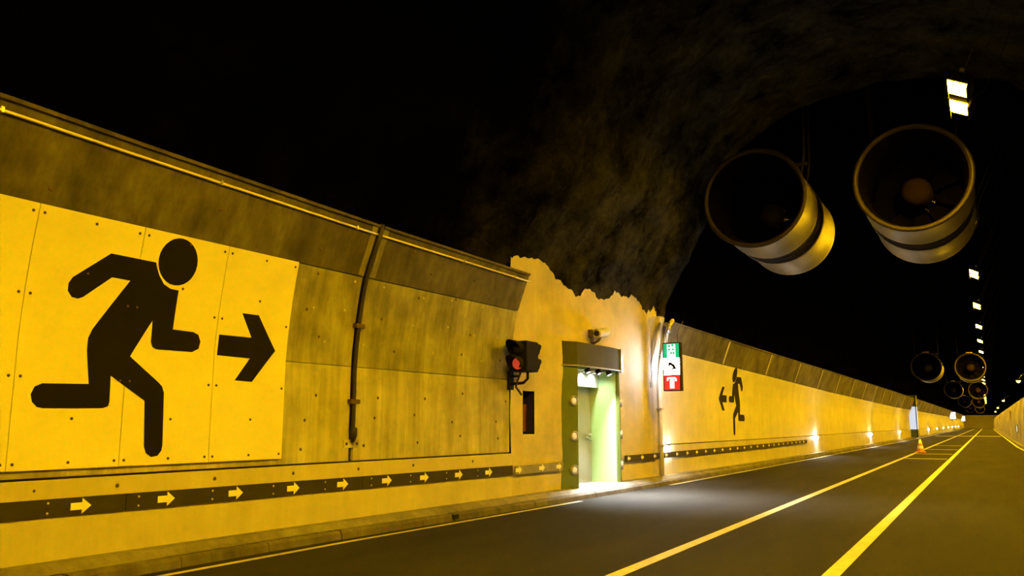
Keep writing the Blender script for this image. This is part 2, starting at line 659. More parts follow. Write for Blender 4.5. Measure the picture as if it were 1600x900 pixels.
# slot recess
g = G()
xs = PX(11.4, 1.4)
g.face_grid([[(xs, SL0, SLZ0), (xs - .3, SL0, SLZ0), (xs - .3, SL1, SLZ0), (xs, SL1, SLZ0)],
             [(xs, SL0, SLZ1), (xs - .3, SL0, SLZ1), (xs - .3, SL1, SLZ1), (xs, SL1, SLZ1)]])
g.poly([(xs, SL0, SLZ0), (xs - .3, SL0, SLZ0), (xs - .3, SL1, SLZ0), (xs, SL1, SLZ0)])
g.poly([(xs, SL0, SLZ1), (xs - .3, SL0, SLZ1), (xs - .3, SL1, SLZ1), (xs, SL1, SLZ1)])
g.build('slot_recess', 'pipe', wall_portal)
g = G().box((xs - .16, SL1 - .1, SLZ0 + .04), (xs - .12, SL1 - .004, SLZ1 - .2))
g.build('slot_plate', 'rust', wall_portal)

# ---- rock vault above
JAG_Y = [8, 10.7, 10.88, 11.3, 11.86, 12.15, 12.4, 12.75, 13.0, 13.21, 13.4, 13.6, 13.8, 14.0, 14.3, 14.68, 15.1, 15.43, 15.8, 16.05, 16.23, 16.45, 16.6, 17.4]
JAG_Z = [3.2, 3.3, 3.66, 3.72, 3.75, 3.66, 3.56, 3.42, 3.27, 3.25, 3.38, 3.44, 3.40, 3.30, 3.33, 3.40, 3.40, 3.36, 3.26, 3.17, 3.14, 3.30, 3.42, 3.4]
PROF = [(-6.12, 3.0), (-5.95, 3.6), (-5.6, 4.25), (-5.08, 5.15), (-4.8, 6.0), (-4.2, 6.95), (-3.1, 7.6), (-1.5, 7.95), (.3, 7.7), (2.0, 6.9), (3.4, 5.4), (4.2, 3.2), (4.4, -.2)]


def prof_at(t, P):
    """P resampled by length"""
    L = [0]
    for a, b in zip(P[:-1], P[1:]):
        L.append(L[-1] + math.hypot(b[0] - a[0], b[1] - a[1]))
    s = t * L[-1]
    return interp(s, L, [p[0] for p in P]), interp(s, L, [p[1] for p in P])


def rough(p, amp):
    q = Vector(p)
    a = noise.noise(q * .55) * 1.0 + noise.noise(q * 1.7 + Vector((5, 1, 2))) * .45 + noise.noise(q * 4.5) * .34 + abs(noise.noise(q * 9.0 + Vector((2, 7, 1)))) * .30
    c = noise.voronoi(q * 1.1)[0][0]
    return amp * (a + .9 * (c - .45))


def rock_grid(y0, y1, dy, nt_, P, amp, jag):
    rows = []
    for y in frange(y0, y1, dy):
        row = []
        for k in range(nt_ + 1):
            t = (k / nt_) ** 1.35 if jag else k / nt_
            x, z = prof_at(t, P)
            if jag:
                zj = interp(y, JAG_Y, JAG_Z) + noise.noise(Vector((y * 5, 0, 0))) * .09 + noise.noise(Vector((y * 13, 3, 0))) * .06
                f = max(0, 1 - k / (nt_ * .28))
                z = z + (zj - P[0][1]) * f
                x = x + (BX(y) - BX(14.5) + .05) * f
                hid = interp(y, [10.4, 10.86], [1, 0])
                x -= hid * .45 * max(0, 1 - k / (nt_ * .5))
                back = interp(y, [6.0, 9.8], [1, 0])
                x += (-0.8 if x < -2 else 0.3) * back * min(1, k / (nt_ * .2))
            am = amp * (1 if not jag else min(1, .12 + k / (nt_ * .2)))
            d = rough((x, y, z), am)
            nx, nz = (x + 2.0), (z - 2.0)
            l = math.hypot(nx, nz)
            dn = d
            row.append((x + nx / l * dn, y, z + nz / l * dn))
        rows.append(row)
    return rows


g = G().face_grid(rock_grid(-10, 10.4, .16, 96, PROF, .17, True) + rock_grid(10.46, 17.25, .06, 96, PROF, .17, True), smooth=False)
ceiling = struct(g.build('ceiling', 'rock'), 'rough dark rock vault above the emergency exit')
BIG = [(-7.6, -.2), (-7.7, 2.5), (-7.2, 5.2), (-5.9, 7.4), (-4, 8.7), (-1.5, 9.1), (1.0, 8.6), (3.0, 7.2), (4.2, 5.2), (4.6, 2.5), (4.6, -.2)]
g = G().face_grid(rock_grid(17.0, 70, .45, 50, BIG, .22, False))
g.face_grid(rock_grid(70, Y_END + 2, 2.5, 30, BIG, .22, False))
# the shoulder where the deep vault meets the lower one
ya = 17.22
rw = []
for k in range(61):
    x, z = prof_at(k / 60, PROF)
    x2, z2 = prof_at(k / 60, BIG)
    rw.append([(x, ya, z), ((x + x2) / 2, ya + .12 * noise.noise(Vector((x, z, 0))), (z + z2) / 2), (x2, ya, z2)])
g.face_grid(rw)
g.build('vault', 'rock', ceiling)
g = G().poly([(-8, -10, -.2), (5, -10, -.2), (5, -10, 9.5), (-8, -10, 9.5)])
struct(g.build('wall_back', 'rock'), 'dark rock face closing the tunnel')


# ---- right wall
def RSX(y, z, e=0.0):
    k = 2.05
    o = 0 if z < 1.2 else .10 * ((z - 1.2) / (k - 1.2)) ** 1.5
    return RX(y) + .0 + o * 1.2 - e


g = slab(-10, Y_END, 0, .3, 0.02, .3, 1, 4, RSX)
wall_right = struct(g.build('wall_right', 'concrete_low'), 'bare concrete lining of the right tunnel wall')
y = -10.0
while y < Y_END:
    L = 7.2
    b = min(y + L, Y_END)
    slab(y + .05, b - .05, .3, 2.55, 0, .2, 6, 2.4, RSX).build('wall_panel', 'concrete_low', wall_right)
    slab(y - .05, y + .05, .3, 2.55, .03, .2, 6, 1, RSX).build('joint_rib', 'paint_plinth', wall_right)
    y += L
# the tunnel bends away: lining across the far end
g = G()
g.box((-9, Y_END, 0), (6, Y_END + .3, 3.3))
we = struct(g.build('wall_end', 'paint'), 'lining at the far end where the tunnel bends away')
for k in range(7):
    x = -5.2 + k * 1.0
    G().box((x + .02, Y_END - .06, .75), (x + .96, Y_END, 2.3 - .1 * (k % 2))).build('wall_panel', 'paint', we)

# =================================================================== THINGS
# ---- the big running figure sign
BODY = [(4.758, 2.611), (4.327, 2.616), (4.035, 2.373), (4.008, 2.321), (4.011, 2.26), (4.051, 2.213), (4.107, 2.206), (4.147, 2.226), (4.371, 2.421), (4.544, 2.418), (4.267, 1.975), (4.238, 1.898), (4.238, 1.792), (4.277, 1.522), (3.891, 1.512), (3.833, 1.484), (3.808, 1.424), (3.824, 1.366), (3.867, 1.327), (3.909, 1.32), (4.413, 1.328), (4.458, 1.342), (4.471, 1.38), (4.464, 1.6), (4.803, 1.398), (4.829, 1.003), (4.851, 0.948), (4.904, 0.913), (4.967, 0.922), (5.003, 0.965), (5.01, 1.01), (4.99, 1.471), (4.967, 1.527), (4.931, 1.559), (4.631, 1.773), (4.815, 2.107), (4.822, 1.915), (4.845, 1.871), (4.881, 1.854), (5.26, 1.856), (5.327, 1.892), (5.342, 1.958), (5.311, 2.02), (5.251, 2.041), (5.03, 2.044), (5.034, 2.399), (4.944, 2.403), (4.872, 2.434), (4.811, 2.505), (4.77, 2.579)]
HEAD = [(4.983 + .203 * math.cos(a), 2.652 + .213 * math.sin(a)) for a in [2 * PI * k / 28 for k in range(28)]]
ARROW = [(5.549, 2.045), (5.947, 2.049), (5.795, 2.278), (6.002, 2.28), (6.272, 1.941), (5.988, 1.611), (5.774, 1.617), (5.95, 1.843), (5.547, 1.847)]

sign = thing('exit_sign', (BX(4.6), 4.6, .843), 'large yellow panelled sign with black running figure and arrow, beside bare concrete', 'sign')
seams = [1.83, 2.75, 3.672, 4.60, 5.515, 6.434]
PE = .027
sb_me = G().lathe((0, 0, 0), (1, 0, 0), [(-.004, .013), (.004, .012), (.007, .007), (.007, .0001)], 8).mesh('panel_bolt', M['bolt'])
for a, b in zip(seams[:-1], seams[1:]):
    p = slab(a + .003, b - .003, .845, lambda y: ZK(y) - .0, PE, .022, 10, .5).build('sign_panel', 'sign_yellow', sign)
    pts = []
    for z in (.895, 1.56, 2.2, 2.83):
        pts += [(a + .045, z), (b - .045, z)]
    for z in (.895, 1.24, 2.42, 2.83):
        pts.append(((a + b) / 2 + .02, z))
    for (y, z) in pts:
        put('panel_bolt', sb_me, (SX(y, z, PE), y, z), p)
figfn = lambda y, z, e: SX(y, z, PE + .001 + e)
G().extrude_poly(BODY, figfn).build('figure_body', 'black', sign)
G().extrude_poly(HEAD, figfn).build('figure_head', 'black', sign)
G().extrude_poly(ARROW, figfn).build('arrow', 'black', sign)

# the mirrored one beyond the portal, painted straight on the wall
mir = lambda P: [(20.84 + (6.315 - y) * .905, .89 + (z - .905) * .900) for (y, z) in P]
s2 = thing('exit_sign', (BX(22), 22, .775), 'black running figure and arrow painted on smooth wall past the hanging lit sign', 'sign')
fn2 = lambda y, z, e: SX(y, z, .004 + e)
G().extrude_poly(mir(BODY), fn2).build('figure_body', 'black', s2)
G().extrude_poly(mir(HEAD), fn2).build('figure_head', 'black', s2)
G().extrude_poly(mir(ARROW), fn2).build('arrow', 'black', s2)

# ---- guide strips with arrows
def arrow_mesh(k, d=1, th=.004):
    P = [(-.085, -.028), (.01, -.028), (.01, -.062), (.088, 0), (.01, .062), (.01, .028), (-.085, .028)]
    g = G()
    a = [(th, d * y * k, z * k) for (y, z) in P]
    b = [(0, d * y * k, z * k) for (y, z) in P]
    g.face_grid([a, b], closed=True).poly(a)
    return g.mesh('arrow', M['arrow'])


arr_me = arrow_mesh(1.0)
arl_me = arrow_mesh(.8, -1)
riv_me = G().lathe((0, 0, 0), (1, 0, 0), [(-.004, .011), (.003, .010), (.005, .005), (.005, .0001)], 8).mesh('rivet', M['bolt_light'])


def strip(y0, y1, zf, h, fx, mat, piece, label, arrows, me, rivets):
    t = thing('guide_strip', (fx((y0 + y1) / 2), (y0 + y1) / 2, zf((y0 + y1) / 2) - h / 2), label, 'guide strip')
    y = y0
    boards = []
    while y < y1 - .01:
        b = min(y + piece, y1)
        g = slab(y + .003, b - .003, lambda q: zf(q) - h / 2, lambda q: zf(q) + h / 2, .016, .015, 1, .7, lambda q, z, e: fx(q) + e)
        boards.append((y, b, g.build('strip_board', mat, t)))
        y = b
    for ya in arrows:
        bd = [b for (p, q, b) in boards if p <= ya <= q][0]
        an = math.atan2(fx(ya + .3) - fx(ya - .3), .6)
        put('arrow', me, (fx(ya) + .0165, ya, zf(ya)), bd, (0, 0, -an))
        if rivets:
            for dz in (-.038, .038):
                yr = ya - .27
                bd2 = [b for (p, q, b) in boards if p <= yr <= q]
                if bd2:
                    put('rivet', riv_me, (fx(yr) + .016, yr, zf(yr) + dz), bd2[0])
    return t


ZS = lambda y: interp(y, [3, 7, 11, 12.5], [.555, .537, .522, .52])
strip(1.7, PORT0, ZS, .14, lambda y: BX(y) + .032, 'strip', 2.98, 'black strip with yellow arrows on the plinth beneath the large yellow sign',
      [2.0, 2.76, 3.52, 4.28, 5.07, 5.84, 6.59, 7.33, 8.08, 8.80, 9.545, 10.27], arr_me, True)
strip(PORT0 + .01, 12.42, ZS, .125, lambda y: BX(y) + .062, 'strip_grey', 1.6, 'short grey strip with arrows between black strip and green portal',
      [11.03, 11.72, 12.27], arr_me, False)
strip(14.86, 31.0, lambda y: interp(y, [15, 31], [.552, .585]), .115, lambda y: BX(y) + .062, 'strip', 4.02,
      'long dark strip with small pale arrows beyond the green portal', [15.02 + .64 * k for k in range(25)], arl_me, False)

# ---- drain pipe in the wall joint
t = thing('drain_pipe', (BX(7.5), 7.5, .97), 'thin dark pipe running down the concrete joint beside the large yellow sign', 'pipe')
g = G()
zz = [ZT(7.5) + .02, 3.2, 2.95, 2.7, 2.4, 2.1, 1.8, 1.4, 1.1, .99]
g.tube([(SX(7.5, z, .02), 7.5, z) for z in zz], .028, 10)
g.build('pipe', 'pipe', t)
for z in (2.32, 1.45):
    G().box((SX(7.5, z, -.01), 7.42, z - .025), (SX(7.5, z, .052), 7.58, z + .025)).build('clamp', 'bolt', t)
G().lathe((SX(7.5, 1.08, .03), 7.5, 1.16), (0, 0, -1), [(0, .034), (.02, .045), (.1, .045), (.16, .02), (.17, .001)], 12).build('outlet', 'pipe', t)
pl = G().box((SX(7.5, 1, -.004), 7.37, .93), (SX(7.5, 1, .010), 7.63, 1.02)).build('foot_plate', 'concrete_low', t)
for dy in (-.09, .09):
    put('bolt', rust_me, (SX(7.5, 1, .012), 7.5 + dy, .975), t)
slab(7.46, 7.54, .785, lambda y: ZT(y) - .02, -.035, .1, 12).build('joint_bed', 'pipe', wall_left)
for s in (-1, 1):
    slab(7.5 + s * .1 - .045, 7.5 + s * .1 + .045, lambda y: ZK(y) + .01, lambda y: ZT(y) - .03, .02, .02, 4).build('mortar_band', 'concrete', wall_left)

# ---- pale tube along the coping
t = thing('conduit_tube', (SX(5, 3.4, .03), 5, 3.38), 'thin pale tube running along the dark coping of the left wall', 'tube')
G().tube([(SX(y, ZT(y) - .11, .03), y, ZT(y) - .11) for y in frange(-4, 7.46, .8)], .013, 8).build('tube_length', 'tube', t)
G().tube([(SX(y, ZT(y) - .11, .03), y, ZT(y) - .11) for y in frange(7.545, PORT0 + .05, .6)], .013, 8).build('tube_length', 'tube', t)
for y in (1.2, 3.2, 5.2, 7.1, 9.2, 10.5):
    z = ZT(y) - .11
    G().box((SX(y, z, .008), y - .012, z - .022), (SX(y, z, .048), y + .012, z + .022)).build('clip', 'steel', t)

# ---- traffic signal
TX0, TX1, TY0, TY1, TZ0, TZ1 = -6.10, -5.80, 10.72, 11.10, 1.96, 2.41
t = thing('traffic_signal', (BX(10.9) + .02, 10.9, 1.75), 'black two-way traffic signal with one red lamp lit on wall bracket', 'traffic light')
g = G()
bm_pts = []
g.box((TX0, TY0, TZ0), (TX1, TY1, TZ1))
body = g.build('housing', 'dark', t)
bv = body.modifiers.new('bevel', 'BEVEL')
bv.width = .02
bv.segments = 2
cx = (TX0 + TX1) / 2
for s, y in ((-1, TY0), (1, TY1)):
    for k, z in enumerate((2.30, 2.075)):
        ax = (0, s, 0)
        lens = G().lathe((cx, y, z), ax, [(.0, .088), (.012, .085), (.026, .06), (.034, .0001)], 20).build('lens', 'red_lens' if (s < 0 and k == 1) else 'off_lens', t)
        # half open visor
        g = G()
        rows = []
        for q in range(15):
            a = PI * (-.22) + PI * 1.44 * q / 14
            dr = .27 * (.45 + .55 * max(0, math.sin(a)))
            ca, sa = math.cos(a), math.sin(a)
            rows.append([(cx + .098 * ca, y, z + .098 * sa), (cx + .102 * ca, y + s * dr, z + .102 * sa), (cx + .110 * ca, y + s * dr, z + .110 * sa), (cx + .106 * ca, y, z + .106 * sa)])
        g.face_grid(rows, smooth=False)
        g.build('visor', 'dark', t)
bk = G()
bk.tube([(BX(10.9) - .02, 10.9, 1.78), (-5.95, 10.9, 1.80), (-5.88, 10.9, 1.86), (-5.88, 10.9, 1.97)], .022, 8)
bk.tube([(BX(10.9) - .02, 10.9, 1.90), (-6.02, 10.9, 1.90), (-6.0, 10.9, 1.97)], .018, 8)
bk.box((BX(10.9) - .03, 10.83, 1.70), (BX(10.9) + .035, 10.97, 1.97))
bk.build('bracket', 'dark', t)
G().tube([(-5.98, 10.88, 1.97), (-6.02, 10.85, 1.84), (-6.06, 10.86, 1.74), (-6.03, 10.9, 1.68), (-6.0, 10.93, 1.62)], .016, 8).build('cable', 'cable', t)

# ---- emergency exit portal
def portal(y0, y1, bulge, label, lit):
    """folded green portal frame; y0..y1 outer width"""
    b0 = BX((y0 + y1) / 2)
    yt0, yt1 = y0 + .34, y1 - .36
    t = thing('exit_portal', (b0, (y0 + y1) / 2, .15), label, 'doorway')
    slope = (BX(y1) - BX(y0)) / (y1 - y0)
    bx = lambda y: b0 + slope * (y - (y0 + y1) / 2)
    z0, z1, zh = .15, 2.16, 2.57
    # jambs: plan outline
    def jamb(pl):
        g = G()
        a = [(bx(y) + x, y, z0) for (y, x) in pl]
        c = [(bx(y) + x, y, z1 + .02) for (y, x) in pl]
        g.face_grid([a, c], closed=True).poly(a).poly(c)
        return g.build('jamb', 'green', t)
    j0 = jamb([(y0, -.05), (y0, .015), (y0 + .03, .03), (yt0 - .05, bulge), (yt0, bulge + .01), (yt0 + .035, bulge - .02), (yt0 + .05, -.05)])
    j1 = jamb([(y1, -.05), (y1, .015), (y1 - .03, .03), (yt1 + .05, bulge), (yt1, bulge + .01), (yt1 - .035, bulge - .02), (yt1 - .05, -.05)])
    # header
    pl = [(y0, -.03), (y0, .03), (yt0 - .04, bulge + .03), (yt0 + .3, bulge + .055), ((y0 + y1) / 2, bulge + .065), (yt1 - .3, bulge + .055), (yt1 + .04, bulge + .03), (y1, .03), (y1, -.03)]
    g = G()
    a = [(bx(y) + x, y, z1) for (y, x) in pl]
    c = [(bx(y) + x * .96, y, zh) for (y, x) in pl]
    g.face_grid([a, c], closed=True).poly(a).poly(c)
    h = g.build('header', 'green_dark', t)
    g = G().tube([(bx(y) + x + .004, y, z1 + .005) for (y, x) in pl[1:-1]], .014, 8)
    g.build('header_lip', 'steel', h)
    G().box((bx(yt1) + bulge + .02, yt1 + .03, z1 - .02), (bx(yt1) + bulge + .055, yt1 + .085, zh)).build('end_trim', 'steel', h)
    # ring lamps on the jambs
    for side, (yy, ang) in enumerate(((yt0 - .1, math.atan2(bulge - .03, yt0 - y0 - .08)), (yt1 + .1, -math.atan2(bulge - .03, yt0 - y0 - .08)))):
        n = Vector((math.cos(ang), -math.sin(ang), 0))
        for z in (.45, 1.0, 1.58):
            f = (yy - y0) / (yt0 - .05 - y0) if side == 0 else (y1 - yy) / (y1 - yt1 - .05)
            o = Vector((bx(yy) + .03 + (bulge - .03) * f, yy, z))
            jb = (j0, j1)[side]
            G().lathe(o, n, [(-.02, .085), (.025, .082), (.035, .07), (.03, .058), (.015, .055)], 20).build('lamp_ring', 'steel', jb)
            G().lathe(o, n, [(.0, .055), (.02, .05), (.032, .03), (.034, .0001)], 16).build('lamp_lens', 'ring_lamp', jb)
    # vestibule
    xb = b0 - .36
    yi0, yi1 = yt0 + .06, yt1 - .06
    g = G().box((xb - .05, yi1, .15), (bx(yi1) + bulge - .04, yi1 + .05, z1))
    g.build('reveal', 'reveal', t)
    G().box((xb - .05, yi0 - .05, .15), (bx(yi0) + bulge - .04, yi0, z1)).build('reveal', 'reveal', t)
    G().box((xb - .07, yi0, .15), (xb - .03, yi1, z1)).build('back_wall', 'reveal', t)
    G().box((xb - .05, yi0 - .05, z1 - .03), (bx(yi0) + .05, yi1 + .05, z1)).build('soffit', 'white', t)
    G().box((xb - .05, yi0 - .05, .10), (bx(yi0) + .05, yi1 + .05, .156)).build('threshold', 'walk', t)
    G().box((xb + .14, yi0, 1.86), (xb + .17, yi1 - .002, z1 - .03)).build('light_panel', 'white', t)
    # door leaf
    d = G().box((xb - .03, yi0 + .12, .16), (xb + .015, yi1 - .03, 1.84)).build('door', 'door_grey', t)
    for (za, zb) in ((.3, .9), (1.02, 1.7)):
        G().box((xb + .012, yi0 + .3, za), (xb + .026, yi1 - .2, zb)).build('door_panel', 'door_grey', d)
    hd = G().tube([(xb + .01, yi1 - .11, 1.0), (xb + .075, yi1 - .11, 1.0), (xb + .075, yi1 - .26, 1.0)], .014, 8)
    hd.box((xb + .012, yi1 - .135, .93), (xb + .03, yi1 - .085, 1.09))
    hd.build('handle', 'steel', d)
    G().tube([(xb + .03, yi1 - .30, .95), (xb + .05, yi1 - .30, .95), (xb + .05, yi1 - .1, .90)], .02, 8).build('push_bar', 'steel', d)
    # downlights in the soffit
    for k in range(3):
        yy = yi0 + (yi1 - yi0) * (.22 + .28 * k)
        x = xb + .24
        c = G().lathe((x, yy, z1 - .025), (0, 0, -1), [(0, .05), (.03, .05), (.03, .04), (.01, .038)], 16).build('downlight', 'steel', t)
        G().lathe((x, yy, z1 - .033), (0, 0, -1), [(0, .038), (.004, .0001)], 16).build('lamp_glass', 'green_lamp' if k == 0 else 'soffit_lamp', c)
        x = bx(yy) + .13
        od = Vector((.42, 0, -.91))
        c = G().lathe((x, yy, z1 - .022), od, [(0, .0001), (0, .05), (.075, .05), (.075, .042), (.005, .04)], 16).build('downlight', 'dark', t)
        G().lathe(Vector((x, yy, z1 - .022)) + od * .007, od, [(0, .038), (.004, .0001)], 16).build('lamp_glass', 'flood_lamp', c)
    return t


portal(12.46, 14.82, .15, 'green emergency exit portal with round jamb lamps and bright white doorway', True)
# distant portal; a self-glowing panel stands in for its lit surfaces
t = thing('exit_portal', (BX(76), 76, .15), 'distant exit portal with bluish glow standing in for its lit surfaces and green ends', 'doorway')
xq = BX(76)
for (z0, z1, mt, nm) in ((.0, .75, 'green', 'base_panel'), (2.55, 3.45, 'green', 'header')):
    G().box((xq - .05, 74.4, max(.15, z0)), (xq + .5, 76.2, z1)).build(nm, mt, t)
M['portal_blue'] = emissive('portal_glow_blue', (0.55, 0.68, 0.92), 0.85)
G().box((xq - .05, 74.42, .75), (xq + .48, 76.18, 2.55)).build('light_panel', 'portal_blue', t)
for x in (xq + .46,):
    G().box((x, 74.36, .15), (x + .06, 74.46, 3.45)).build('post', 'dark', t)

# ---- surveillance camera above the portal
t = thing('surveillance_camera', (BX(13.6) + .02, 13.6, 2.66), 'small cream surveillance camera on bracket above the green portal', 'camera')
o = Vector((-5.90, 13.66, 2.80))
ax = Vector((.02, -.97, -.14)).normalized()
G().lathe(o + ax * .16, -ax, [(.0, .001), (.0, .05), (-.02, .066), (-.03, .08), (.0, .084), (.1, .084), (.46, .084), (.48, .07), (.48, .001)], 20).build('housing', 'paint', t)
G().lathe(o + ax * .165, ax, [(.0, .052), (.006, .04), (.007, .0001)], 16).build('lens', 'off_lens', t)
g = G().tube([o + Vector((0, .05, -.06)), (-5.92, 13.64, 2.66), (-6.0, 13.64, 2.62), (BX(13.6) - .03, 13.64, 2.62)], .02, 8)
g.box((BX(13.6) - .02, 13.58, 2.58), (BX(13.6) + .04, 13.7, 2.72))
g.build('bracket', 'bolt', t)
G().box((-6.02, 13.40, 2.70), (-5.95, 13.5, 2.84)).build('junction_box', 'bolt', t)

# ---- emergency station light box
t = thing('emergency_lightbox', (-5.38, 16.05, 1.85), 'hanging lit sign with green, white and red fields and telephone symbol', 'sign')
LX0, LX1, LY, LZ0, LZ1 = -5.56, -5.20, 16.0, 1.84, 2.80
bx_ = G().box((LX0, LY, LZ0), (LX1, LY + .14, LZ1)).build('case', 'dark', t)
for s, yf in ((-1, LY), (1, LY + .14)):
    def face(x0, x1, z0, z1, mt, nm, lift):
        a, b = sorted((yf, yf + s * lift))
        return G().box((x0, a, z0), (x1, b, z1)).build(nm, mt, t)
    m_ = .02
    gz, rz = LZ1 - .31, LZ0 + .32
    face(LX0 + m_, LX1 - m_, gz, LZ1 - m_, 'sign_green', 'green_field', .004)
    face(LX0 + m_, LX1 - m_, rz, gz, 'sign_bright', 'white_field', .004)
    face(LX0 + m_, LX1 - m_, LZ0 + m_, rz, 'sign_red', 'red_field', .004)
    # white doorway symbol with figures on the green field
    w_ = face(LX0 + .095, LX1 - .095, gz, LZ1 - .035, 'sign_white', 'door_symbol', .007)
    for (dx, dz) in ((-.04, .24), (.03, .25), (-.04, .17), (.04, .17), (.0, .10), (.05, .10)):
        xx = (LX0 + LX1) / 2 + dx
        face(xx - .02, xx + .02, gz + dz - .022, gz + dz + .022, 'sign_green', 'symbol_detail', .010)
    # telephone handset
    g = G()
    rows = []
    cxm, czm = (LX0 + LX1) / 2 - .07, (rz + gz) / 2 - .08
    yy = yf + s * .009
    for k in range(13):
        a = math.radians(10 + 80 * k / 12)
        th = .085 if (k < 3 or k > 9) else .035
        rows.append([(cxm + (.135 - th) * math.cos(a) * 1.1, yy, czm + (.135 - th) * math.sin(a) * 1.1), (cxm + (.135 + .02) * math.cos(a) * 1.1, yy, czm + .155 * math.sin(a) * 1.1)])
    rows2 = [[(p[0], yf + s * .004, p[2]) for p in r] for r in rows]
    g.face_grid([r + q[::-1] for r, q in zip(rows, rows2)], closed=True)
    g.build('handset_symbol', 'black', t)
    # extinguisher
    ce = (LX0 + LX1) / 2
    a, b = sorted((yf, yf + s * .008))
    g = G().box((ce - .045, a, LZ0 + .05), (ce + .045, b, LZ0 + .215))
    g.box((ce - .02, a, LZ0 + .215), (ce + .02, b, LZ0 + .25))
    g.box((ce - .09, a, LZ0 + .235), (ce + .07, b, LZ0 + .27))
    g.box((ce + .06, a, LZ0 + .19), (ce + .095, b, LZ0 + .25))
    g.box((ce - .105, a, LZ0 + .20), (ce - .075, b, LZ0 + .26))
    g.build('extinguisher_symbol', 'sign_white', t)
for x in (LX0 + .06, LX1 - .06):
    G().tube([(x, LY + .07, LZ1), (x - .08, LY + .3, 3.05), (x - .1, LY + .75, 3.30)], .006, 6).build('hanger_wire', 'cable', t)
G().tube([(LX0 + .18, LY + .07, LZ1), (LX0 + .16, LY + .07, LZ1 + .05)], .02, 8).build('cable_gland', 'steel', t)

# ---- cable conduits at the end of the lining
t = thing('cable_conduit', (BX(16.6), 16.55, .15), 'slanting pale conduit pipe at the lining edge beside the lit sign', 'pipe')
yq = 16.55
G().tube([(-5.58, yq + .2, 3.34), (-5.62, yq, 3.17), (-5.70, yq - .02, 2.80), (-5.79, yq - .03, 2.38), (-5.84, yq - .02, 2.05), (-5.84, yq, 1.6), (BX(yq) + .13, yq, .9), (BX(yq) + .13, yq, .16)], .042, 10).build('pipe', 'paint', t)
for z, x in ((2.6, -5.745), (1.5, -5.84), (.75, BX(yq) + .13)):
    G().box((x - .055, yq - .06, z - .02), (x + .055, yq + .06, z + .02)).build('clamp', 'steel', t)
G().tube([(-5.66, yq - .02, 3.24), (-5.58, yq - .06, 3.18), (-5.60, yq - .05, 3.05)], .05, 10).build('elbow', 'steel', t)
t = thing('cable_conduit', (BX(16.4), 16.4, 1.9), 'thin dark conduit with a box at its lower end beside the pale slanting pipe', 'pipe')
G().tube([(-5.74, 16.42, 3.26), (-5.83, 16.38, 2.9), (-5.93, 16.36, 2.4), (-5.97, 16.36, 2.0)], .026, 8).build('pipe', 'steel', t)
G().box((-6.0, 16.30, 1.93), (-5.93, 16.42, 2.04)).build('junction_box', 'steel', t)
t = thing('cable', (BX(16.6), 16.66, .7), 'thin black cable hanging down the edge of the far lining', 'cable')
G().tube([(-5.60, 16.6, 3.3), (-5.76, 16.62, 2.7), (SX(16.7, 2.1, .06), 16.66, 2.1), (SX(16.7, 1.5, .05), 16.68, 1.5), (BX(16.7) + .05, 16.7, .8)], .017, 8).build('cable_run', 'cable', t)
# grey shotcrete rib where the niche meets the lining
g = G()
rows = []
for k in range(22):
    z = .15 + k * .155
    b = BX(16.5)
    x0 = b - .05
    q = .055 + .14 * max(0, (z - 1.7) / 1.7) ** 1.2 + noise.noise(Vector((z * 3, 1, 0))) * .02
    rows.append([(x0, 16.40 + .02 * noise.noise(Vector((z * 4, 0, 0))), z), (b + q, 16.46, z), (b + q + .03, 16.60, z), (b + q, 16.78, z), (x0, 16.80, z)])
g.face_grid(rows, smooth=True)
g.build('edge_rib', 'plaster', wall_portal)

# ---- marker lamps along the left wall
def marker(label):
    t = thing('marker_lamp', (0, 0, 0), label, 'lamp', 'white marker lamps low on the left wall')
    G().box((-.01, -.05, -.06), (.05, .05, .06)).build('housing', 'dark', t)
    G().lathe((.02, 0, 0), (0, -1, 0), [(.05, .045), (.065, .04), (.08, .02), (.083, .0001)], 14).build('lamp_glass', 'marker_lamp', t)
    G().lathe((.02, 0, 0), (0, 1, 0), [(.05, .045), (.065, .04), (.08, .02), (.083, .0001)], 14).build('lamp_glass', 'marker_lamp', t)
    G().box((.0, -.045, -.075), (.045, .045, -.058)).build('lamp_slot', 'marker_lamp', t)
    return t


mk = marker('small bright white marker lamp low on the left wall')
for k in range(12):
    yy = 17.12 + 15.9 * k
    o = mk if k == 0 else copy_tree(mk)
    o['label'] = 'small bright white marker lamp low on the left wall, far along the tunnel'
    o.location = (BX(yy) + .035, yy, .70 if k < 2 else .65)
    if k == 0:
        o['label'] = 'white marker lamp on the wall below the hanging lit sign'
    elif k == 1:
        o['label'] = 'white marker lamp just past the end of the long arrow strip'

